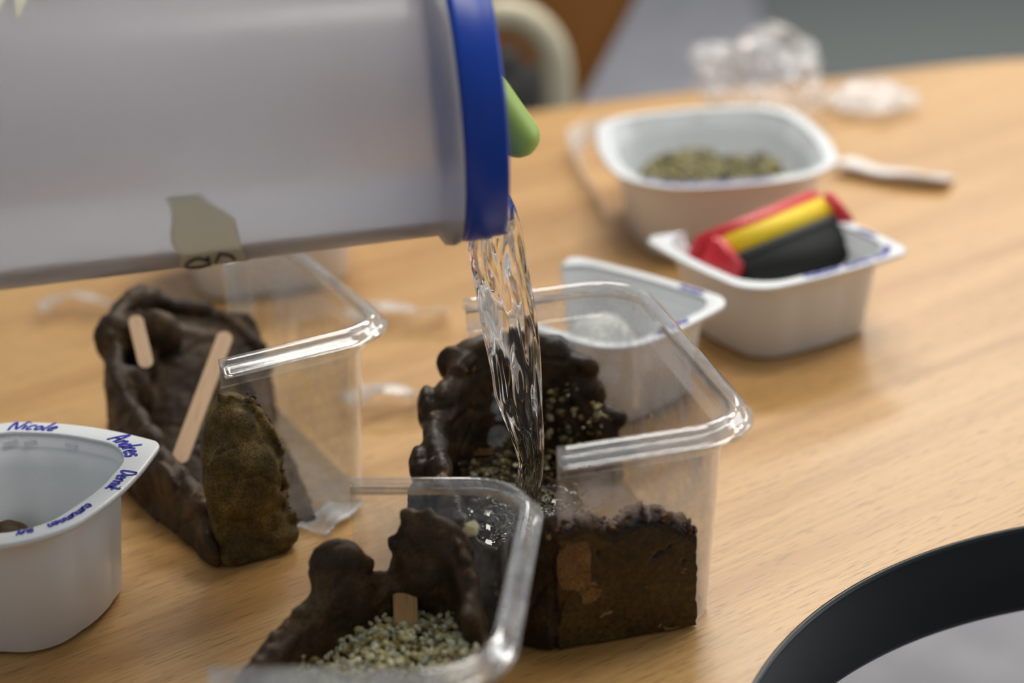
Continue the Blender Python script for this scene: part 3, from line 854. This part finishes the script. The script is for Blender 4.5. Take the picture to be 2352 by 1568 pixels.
tag(wad, 'round white wad inside the cut white cup', 'wad')

# ------------------------------------------------------------------ board eraser in the right cup
er = empty('board_eraser', (.2185, 1.353, .040), 0)
tag(er, 'red yellow and black felt board eraser lying tilted in white cup', 'eraser')
ea = Vector((.109, .068, .012)).normalized()           # long axis
ed = Vector((.34, -.72, -.62)); ed = (ed-ea*ed.dot(ea)).normalized()   # from the red back towards the felt, facing down to the lens
en = ea.cross(ed)
er.matrix_world = Matrix.Translation((.212, 1.366, .064)) @ Matrix((ea, ed, en)).transposed().to_4x4()
def bevbox(name, x0, x1, y0, y1, z0, z1, mat_, bv, parent, lab=None):
    bm = bmesh.new(); bmesh.ops.create_cube(bm, size=1)
    for v in bm.verts:
        v.co = Vector(((x0+x1)/2+v.co.x*(x1-x0), (y0+y1)/2+v.co.y*(y1-y0), (z0+z1)/2+v.co.z*(z1-z0)))
    bmesh.ops.bevel(bm, geom=bm.edges[:], offset=bv, segments=3, affect='EDGES')
    me = bpy.data.meshes.new(name); bm.to_mesh(me); bm.free()
    o = link(name, me, mat_, parent)
    if lab: o['label'] = lab
    return o
bevbox('handle', -.066, .066, -.016, .000, -.016, .030, MAT['red'], .004, er, 'red plastic handle')
bevbox('end_cap', -.0675, -.052, -.002, .034, -.030, .028, MAT['red'], .004, er, 'red end cap')
bevbox('end_cap', .055, .0675, -.002, .034, -.030, .028, MAT['red'], .004, er, 'red end cap')
bevbox('stripe', -.054, .057, -.001, .018, -.026, .026, MAT['yellow'], .002, er, 'yellow foam stripe')
bevbox('band', -.053, .056, .018, .024, -.0255, .0255, MAT['feltgrey'], .001, er, 'grey felt band')
bevbox('felt_pad', -.053, .056, .024, .058, -.025, .025, MAT['felt'], .002, er, 'black felt pad')
def ringmark(cx, cy, r1, zz):
    return link('print', tube([(cx+r1*math.cos(a), cy+r1*.8*math.sin(a), zz) for a in [2*PI*k/20 for k in range(21)]], .0011, 6), MAT['chalk'], er)
for cx, cy, r1 in ((-.040, .040, .005), (-.027, .036, .0055), (-.010, .036, .005), (-.002, .042, .006), (.006, .045, .005)):
    ringmark(cx, cy, r1, .0252); 

# ------------------------------------------------------------------ clear plastic scraps, strip, crumpled film
def ribbon(name, label, pts, width, tilt, mat_, th=.0006, cat='plastic scrap', rag=0.0):
    P = [Vector(p) for p in catmull(pts, 8, False)]
    rings = []
    rnd_ = random.Random(len(label))
    for i, p in enumerate(P):
        t = (P[min(i+1, len(P)-1)]-P[max(i-1, 0)]).normalized()
        tl = tilt[0]+(tilt[1]-tilt[0])*i/(len(P)-1)
        s_ = t.cross(Vector((0, 0, 1))).normalized(); n_ = s_.cross(t)
        d = s_*math.cos(tl)+n_*math.sin(tl); nn = t.cross(d)
        w_ = width*(1+rag*rnd_.uniform(-1, 1))/2
        row = []
        for k in range(7):
            q = -1+k/3; row.append(p+d*q*w_+nn*(.0014*math.sin(q*2.6+i*.5)+th/2))
        for k in range(6, -1, -1):
            q = -1+k/3; row.append(p+d*q*w_+nn*(.0014*math.sin(q*2.6+i*.5)-th/2))
        rings.append(row)
    o = link(name, loft(rings, True, False, True, True), mat_)
    zmin = min((o.matrix_world @ v.co).z for v in o.data.vertices)
    for v in o.data.vertices: v.co.z -= zmin-.0004
    return tag(o, label, cat)
ribbon('plastic_strip', 'curved clear plastic strip standing left of the far white cup', [(.128, 1.90, .012), (.086, 1.87, .012), (.080, 1.78, .012), (.090, 1.69, .012), (.096, 1.62, .012)], .026, (1.1, 1.2), MAT['film'])
ribbon('plastic_strip', 'frosted plastic strip lying flat on table right of far cup', [(.352, 1.735, .004), (.38, 1.70, .004), (.412, 1.675, .004), (.446, 1.655, .004)], .034, (.12, .3), plain('milky_strip', srgb(240, 236, 234), .35), th=.004, cat='plastic strip')
ribbon('plastic_scrap', 'clear plastic scrap lying between the two clear containers, upper one', [(-.135, 1.37, .004), (-.11, 1.385, .008), (-.08, 1.37, .004), (-.05, 1.375, .003)], .04, (.1, .5), MAT['film'], rag=.2)
ribbon('plastic_scrap', 'clear plastic scrap lying between the two clear containers, lower one', [(-.125, 1.19, .004), (-.10, 1.205, .010), (-.08, 1.195, .004), (-.066, 1.20, .003)], .038, (.1, .6), MAT['film'], rag=.2)
ribbon('plastic_scrap', 'clear plastic scrap on the table left of brown clay wall', [(-.415, 1.44, .004), (-.385, 1.455, .010), (-.355, 1.44, .004), (-.325, 1.435, .006)], .03, (.1, .7), MAT['film'], rag=.25)
ribbon('plastic_scrap', 'clear plastic sliver at the foot of olive clay lump', [(-.140, 1.012, .002), (-.130, 1.03, .003), (-.118, 1.05, .002)], .03, (.05, .2), MAT['film'], rag=.1)
def crumple(name, label, c, rad, seed, flat=.6):
    bm = bmesh.new(); bmesh.ops.create_icosphere(bm, subdivisions=4, radius=1)
    for v in bm.verts:
        d = v.co.normalized()
        k = 1+.45*noise.noise(d*1.6+Vector((seed, 0, 0)))+.35*abs(noise.noise(d*3.4+Vector((0, seed, 0))))-.25*abs(noise.noise(d*7+Vector((0, 0, seed))))
        v.co = Vector((d.x*rad[0]*k, d.y*rad[1]*k, d.z*rad[2]*k))
    zm = min(v.co.z for v in bm.verts)
    for v in bm.verts: v.co += Vector((c[0], c[1], -zm+.0005))
    me = bpy.data.meshes.new(name); bm.to_mesh(me); bm.free()
    return tag(link(name, me, MAT['film'], smooth=False), label, 'plastic film')
crumple('crumpled_film', 'crumpled clear plastic film heaped behind the far white cup', (.295, 1.93), (.075, .06, .045), 3)
crumple('crumpled_film', 'small flat crumple of clear film right of the heaped film', (.428, 1.955), (.045, .05, .012), 8)

# ------------------------------------------------------------------ jug, held tilted over the container
AL, EP = R(7.5), R(.1)
az = Vector((math.cos(AL)*math.cos(EP), math.sin(AL)*math.cos(EP), math.sin(EP)))
ax_ = az.cross(Vector((0, 0, 1))).normalized()           # towards the lens side
ay_ = az.cross(ax_)                                     # local y
if ay_.z < 0: ay_ = -ay_; ax_ = -ax_
jug = empty('jug')
JM = Matrix((ax_, ay_, az)).transposed().to_4x4()
JM.translation = Vector((-.006, .9455, .3035))
jug.matrix_world = JM
tag(jug, 'frosted plastic jug with blue lid, tilted and pouring water', 'jug')
RB = .0735
body_prof = [(.001, -.334), (RB-.004, -.334), (RB+.003, -.331), (RB+.0050, -.325), (RB+.003, -.20), (RB, -.045), (RB, -.034), (RB+.0015, -.0335), (RB+.0055, -.031), (RB+.0062, -.0265), (RB+.0052, -.0235), (RB+.0005, -.0225), (RB-.0005, -.015),
             (RB-.0022, -.015), (RB-.0022, -.045), (RB+.0008, -.20), (RB+.0028, -.325), (RB+.0005, -.3285), (.001, -.3315)]
link('body', lathe(body_prof, 128), MAT['frost'], jug)
lid_prof = [(RB+.0006, -.0225), (RB+.0042, -.0222), (RB+.0046, -.019), (RB+.0044, -.006), (RB+.0034, -.0046), (RB+.0034, -.0010), (RB+.0022, .0008), (RB-.001, .0014), (RB-.004, .0002), (RB-.006, -.004), (.001, -.004), (.001, -.006), (RB-.006, -.006), (RB-.0005, -.012)]
lid = link('lid', lathe(lid_prof, 128), MAT['blue'], jug)
# pouring lip at the bottom of the lid, and the lime green flip cap
lipb = []
for k in range(17):
    a = -PI/2+R(-26+52*k/16)
    c_, s_ = math.cos(a), math.sin(a)
    f_ = math.cos((k-8)/8*PI/2)
    lipb.append([((RB+.0020)*c_, (RB+.0020)*s_, -.002), ((RB+.0020+.0022*f_)*c_, (RB+.0020+.0022*f_)*s_, .001), ((RB+.0016+.0024*f_)*c_, (RB+.0016+.0024*f_)*s_, .0015+.0045*f_), ((RB-.0006+.002*f_)*c_, (RB-.0006+.002*f_)*s_, .0015+.0045*f_), ((RB-.002)*c_, (RB-.002)*s_, -.002)])
lp = link('pouring_lip', loft(lipb, True, False, True, True), MAT['blue'], lid)
# flip cap: rounded tapering paddle rising outwards from the lid face, seen past the lid edge
capr = []
for s in range(25):
    t = s/24
    cy = .010 - .047*t               # local y (up): slopes downwards
    cz = -.004 + .0285*t
    wx = .016*(1-.10*t); wy = .0128*(1-.05*t)
    if t > .80:
        q = (t-.80)/.20; sc_ = math.sqrt(max(0, 1-q*q*.9)); wx *= sc_; wy *= sc_
    dirv = Vector((0, -.043, .0265)).normalized(); sidev = Vector((1, 0, 0)); n_ = dirv.cross(sidev)
    capr.append([Vector((.012, cy, cz))+sidev*wx*math.cos(2*PI*k/28)+n_*wy*math.sin(2*PI*k/28) for k in range(28)])
o = link('flip_cap', loft(capr, True, False, True, True), MAT['green'], lid); o['label'] = 'lime green flip cap'
# water lying along the bottom of the jug, level in the world
bm = bmesh.new()
me_ = lathe([(.001, -.3312), (RB-.0000, -.3280), (RB+.0004, -.20), (RB-.0026, -.045), (RB-.0026, -.0125), (.001, -.0125)], 96)
bm.from_mesh(me_); bpy.data.meshes.remove(me_)
inv = JM.inverted()
lvl = inv @ Vector((-.10, .94, .2515)); nl = (inv.to_3x3() @ Vector((0, 0, 1))).normalized()
r_ = bmesh.ops.bisect_plane(bm, geom=bm.verts[:]+bm.edges[:]+bm.faces[:], plane_co=lvl, plane_no=nl, clear_outer=True)
bmesh.ops.holes_fill(bm, edges=[e for e in bm.edges if e.is_boundary], sides=0)
bmesh.ops.recalc_face_normals(bm, faces=bm.faces)
me_ = bpy.data.meshes.new('water_in_jug'); bm.to_mesh(me_); bm.free()
o = link('water_in_jug', me_, MAT['jugwater'], jug, smooth=False); o['label'] = 'whitened water lying along the bottom of the jug'

# tape label on the jug and a torn-edged white patch further left
def onjug(z, a, off=.0004):
    r_ = lerp_table([(-.325, RB+.005), (-.20, RB+.003), (-.045, RB)], z)+off
    return (r_*math.cos(a), r_*math.sin(a), z)
def jugpatch(name, zl, al, mat_, off, lab=None):
    rings = []
    for i in range(len(zl)):
        z0, z1 = zl[i]; 
        rings.append([onjug(z0+(z1-z0)*k/10, al[i], off) for k in range(11)] + [onjug(z0+(z1-z0)*k/10, al[i], off-.0002) for k in range(10, -1, -1)])
    o = link(name, loft(rings, True, False, True, True), mat_, jug)
    if lab: o['label'] = lab
    return o
SGN = 1 if (JM.to_3x3() @ Vector((1, 0, 0))).y < 0 else -1
def ang(dn):                       # angle below the lens-facing horizontal, positive downwards
    a = -dn
    return a if SGN > 0 else PI+dn
al = [R(12+k*4.6) for k in range(14)]
tape = jugpatch('tape_label', [(-.176+.0015*math.sin(k), -.144+.0003*k+(.0-.016*max(0, (3-k)/3))) for k in range(14)], [ang(a) for a in al], MAT['tape'], .0007, 'cream masking tape label')
def jugstroke(pts):
    Q = [Vector(onjug(z, ang(a), .0012)) for z, a in catmull(pts, 6, False)]
    return link('tape_lettering', tube(Q, .0009, 6), MAT['marker'], tape)
jugstroke([(-.1605, R(55)), (-.166, R(50)), (-.172, R(55)), (-.1725, R(62)), (-.166, R(65)), (-.1605, R(60))])
jugstroke([(-.1605, R(50)), (-.1605, R(63))]); jugstroke([(-.154, R(48)), (-.149, R(51)), (-.147, R(57))]); jugstroke([(-.154, R(48)), (-.157, R(58))])
for k in range(2):
    z0 = -.2570+.0120*k
    jugpatch('torn_tape', [(z0+.0005*j, z0+.0100-.0005*j) for j in range(10)], [ang(R(-96+j*3.3)) for j in range(10)], MAT['tape'], .0006, 'torn pointed end of pale tape')

# ------------------------------------------------------------------ water stream and pool
def strx(py, px, yw):
    d = fw+rt*((px-1176)/FPX)-up*((py-784)/FPX); return Vector((0, 0, CAMH))+d*(yw/d.y)
rows = [(432, 1152, 1161), (455, 1132, 1174), (480, 1108, 1184), (505, 1084, 1191), (530, 1074, 1197), (570, 1075, 1205), (620, 1083, 1214), (680, 1094, 1224), (740, 1104, 1233), (800, 1118, 1240),
        (860, 1130, 1244), (905, 1136, 1246), (950, 1152, 1247), (1000, 1172, 1249), (1060, 1192, 1250), (1090, 1188, 1248), (1130, 1186, 1243), (1175, 1192, 1238), (1210, 1188, 1240), (1235, 1176, 1250)]
LV = []
for (a, b_) in zip(rows, rows[1:]):
    k = max(2, int((b_[0]-a[0])/5))
    for i in range(k):
        t = i/k; LV.append([a[j]+(b_[j]-a[j])*t for j in range(3)])
LV.append(list(rows[-1]))
rings = []
NSEG = 72
for py, xl, xr in LV:
    pl, pr = strx(py, xl, .949), strx(py, xr, .949)
    c_ = (pl+pr)/2; hw = (pr-pl).length/2
    dp = min(hw*.55, .0085)+.0015
    row = []
    s = (py-430)/800
    for k in range(NSEG):
        a = 2*PI*k/NSEG
        f_ = noise.noise(Vector((math.cos(a)*1.9, math.sin(a)*1.9+s*1.2, s*5.2)))*.34 + noise.noise(Vector((math.cos(a)*4.2+7, math.sin(a)*4.2, s*9+1.3*math.cos(a))))*.20
        f_ += .10*math.sin(3*a+s*9)+.09*math.sin(7*a-s*14+3*noise.noise(Vector((s*6, 0, 3))))+.07*noise.noise(Vector((math.cos(a)*6, math.sin(a)*6+3, s*14)))
        am = min(1, max(.2, (py-430)/120))
        fx = 1+.10*f_*am; fy = 1+1.45*f_*am
        row.append((c_.x+hw*math.cos(a)*fx, c_.y+dp*math.sin(a)*fy, c_.z+0.0006*f_))
    rings.append(row)
st = link('water_stream', loft(rings, True, False, True, True), MAT['water'])
tag(st, 'clear stream of water falling from the jug into the container', 'water')
# pool
V, Fc = [], []
per = []
q_ = rrpts(-.064, .0080, -.094, .100, .02, 10)
for a, b_ in zip(q_, q_[1:]+q_[:1]):
    k = max(1, int(math.hypot(a[0]-b_[0], a[1]-b_[1])/.004))
    for i in range(k): per.append(inR(a[0]+(b_[0]-a[0])*i/k, a[1]+(b_[1]-a[1])*i/k))
hit = Vector((.006, .949)); np_ = len(per); NR = 40
for j in range(1, NR+1):
    for p in per:
        q = hit.lerp(p, j/NR); d = (q-hit).length
        V.append((q.x, q.y, .0345+.0016*math.sin(d*420)*math.exp(-d/.03)+.0013*noise.noise(Vector((q.x*90, q.y*90, 0)))+.0035*math.exp(-(d/.014)**2)))
V += [(p.x, p.y, .0020) for p in per]
V.append((hit.x, hit.y, .038)); V.append((hit.x, hit.y, .0020)); ct, cb = len(V)-2, len(V)-1
for i in range(np_):
    i2 = (i+1) % np_
    for j in range(NR): Fc.append((j*np_+i, j*np_+i2, (j+1)*np_+i2, (j+1)*np_+i))
    Fc.append((ct, i, i2)); Fc.append((cb, NR*np_+i2, NR*np_+i))
pool = link('water_pool', mesh(V, Fc), MAT['water'])
tag(pool, 'rippling pool of water over gravel inside the filled container', 'water')
rnd = random.Random(77)
bm = bmesh.new()
for k in range(170):
    a = rnd.uniform(0, 2*PI); d = abs(rnd.gauss(.015, .007)); r1 = rnd.uniform(.0008, .0028)
    x, y = -.002+d*math.cos(a)*1.2, .946+d*math.sin(a)
    if x < -.02: x += .008
    bmesh.ops.create_icosphere(bm, subdivisions=2, radius=r1, matrix=Matrix.Translation((x, y, .0365+rnd.random()*.005)))
me_ = bpy.data.meshes.new('splash'); bm.to_mesh(me_); bm.free()
sp = link('splash_bubbles', me_, MAT['water'])
tag(sp, 'foaming bubbles where the water stream hits the pool', 'bubbles', kind='stuff')

# ------------------------------------------------------------------ chair beyond the table
ch = empty('chair', (-.10, 2.52, FZ), 0)
tag(ch, 'caramel brown chair with cream tube frame beyond the table', 'chair')
z0 = -FZ
rings = []
for j in range(15):
    t = j/14; zz = z0-.34+t*.60
    hwid = max(.2, .305+.36*(t-.57))
    row = []
    for k in range(25):
        q = -1+k/12; row.append((q*hwid, .06+.05*(1-q*q)+.08*t, zz-.02*q*q))
    for k in range(24, -1, -1):
        q = -1+k/12; row.append((q*hwid, .075+.05*(1-q*q)+.08*t, zz-.02*q*q))
    rings.append(row)
link('backrest', loft(rings, True, False, True, True), MAT['brownplastic'], ch)
arch = [(.112+.075*math.cos(a), -.10, z0-.045+.085*math.sin(a)) for a in [PI*k/20 for k in range(21)]]
arch = [(.187, -.10, z0-.33), (.187, -.10, z0-.12)] + arch + [(.037, -.10, z0-.12), (.037, -.10, z0-.33)]
link('frame_arch', tube(arch, .022, 16), MAT['creamtube'], ch)
bevbox('seat', -.26, .26, -.24, .10, z0-.36, z0-.32, MAT['seat_and_shade'], .012, ch, 'dark seat')
bevbox('arch_shade', .055, .165, -.09, .04, z0-.30, z0-.03, MAT['seat_and_shade'], .03, ch, 'dark block for the shade under the arch')  # dark block put in for the shadow under the arch
for sx in (-1, 1):
    for sy in (-.2, .1):
        link('leg', tube([(sx*.22, sy, z0-.345), (sx*.25, sy*1.2, .0)], .014, 12), MAT['creamtube'], ch)
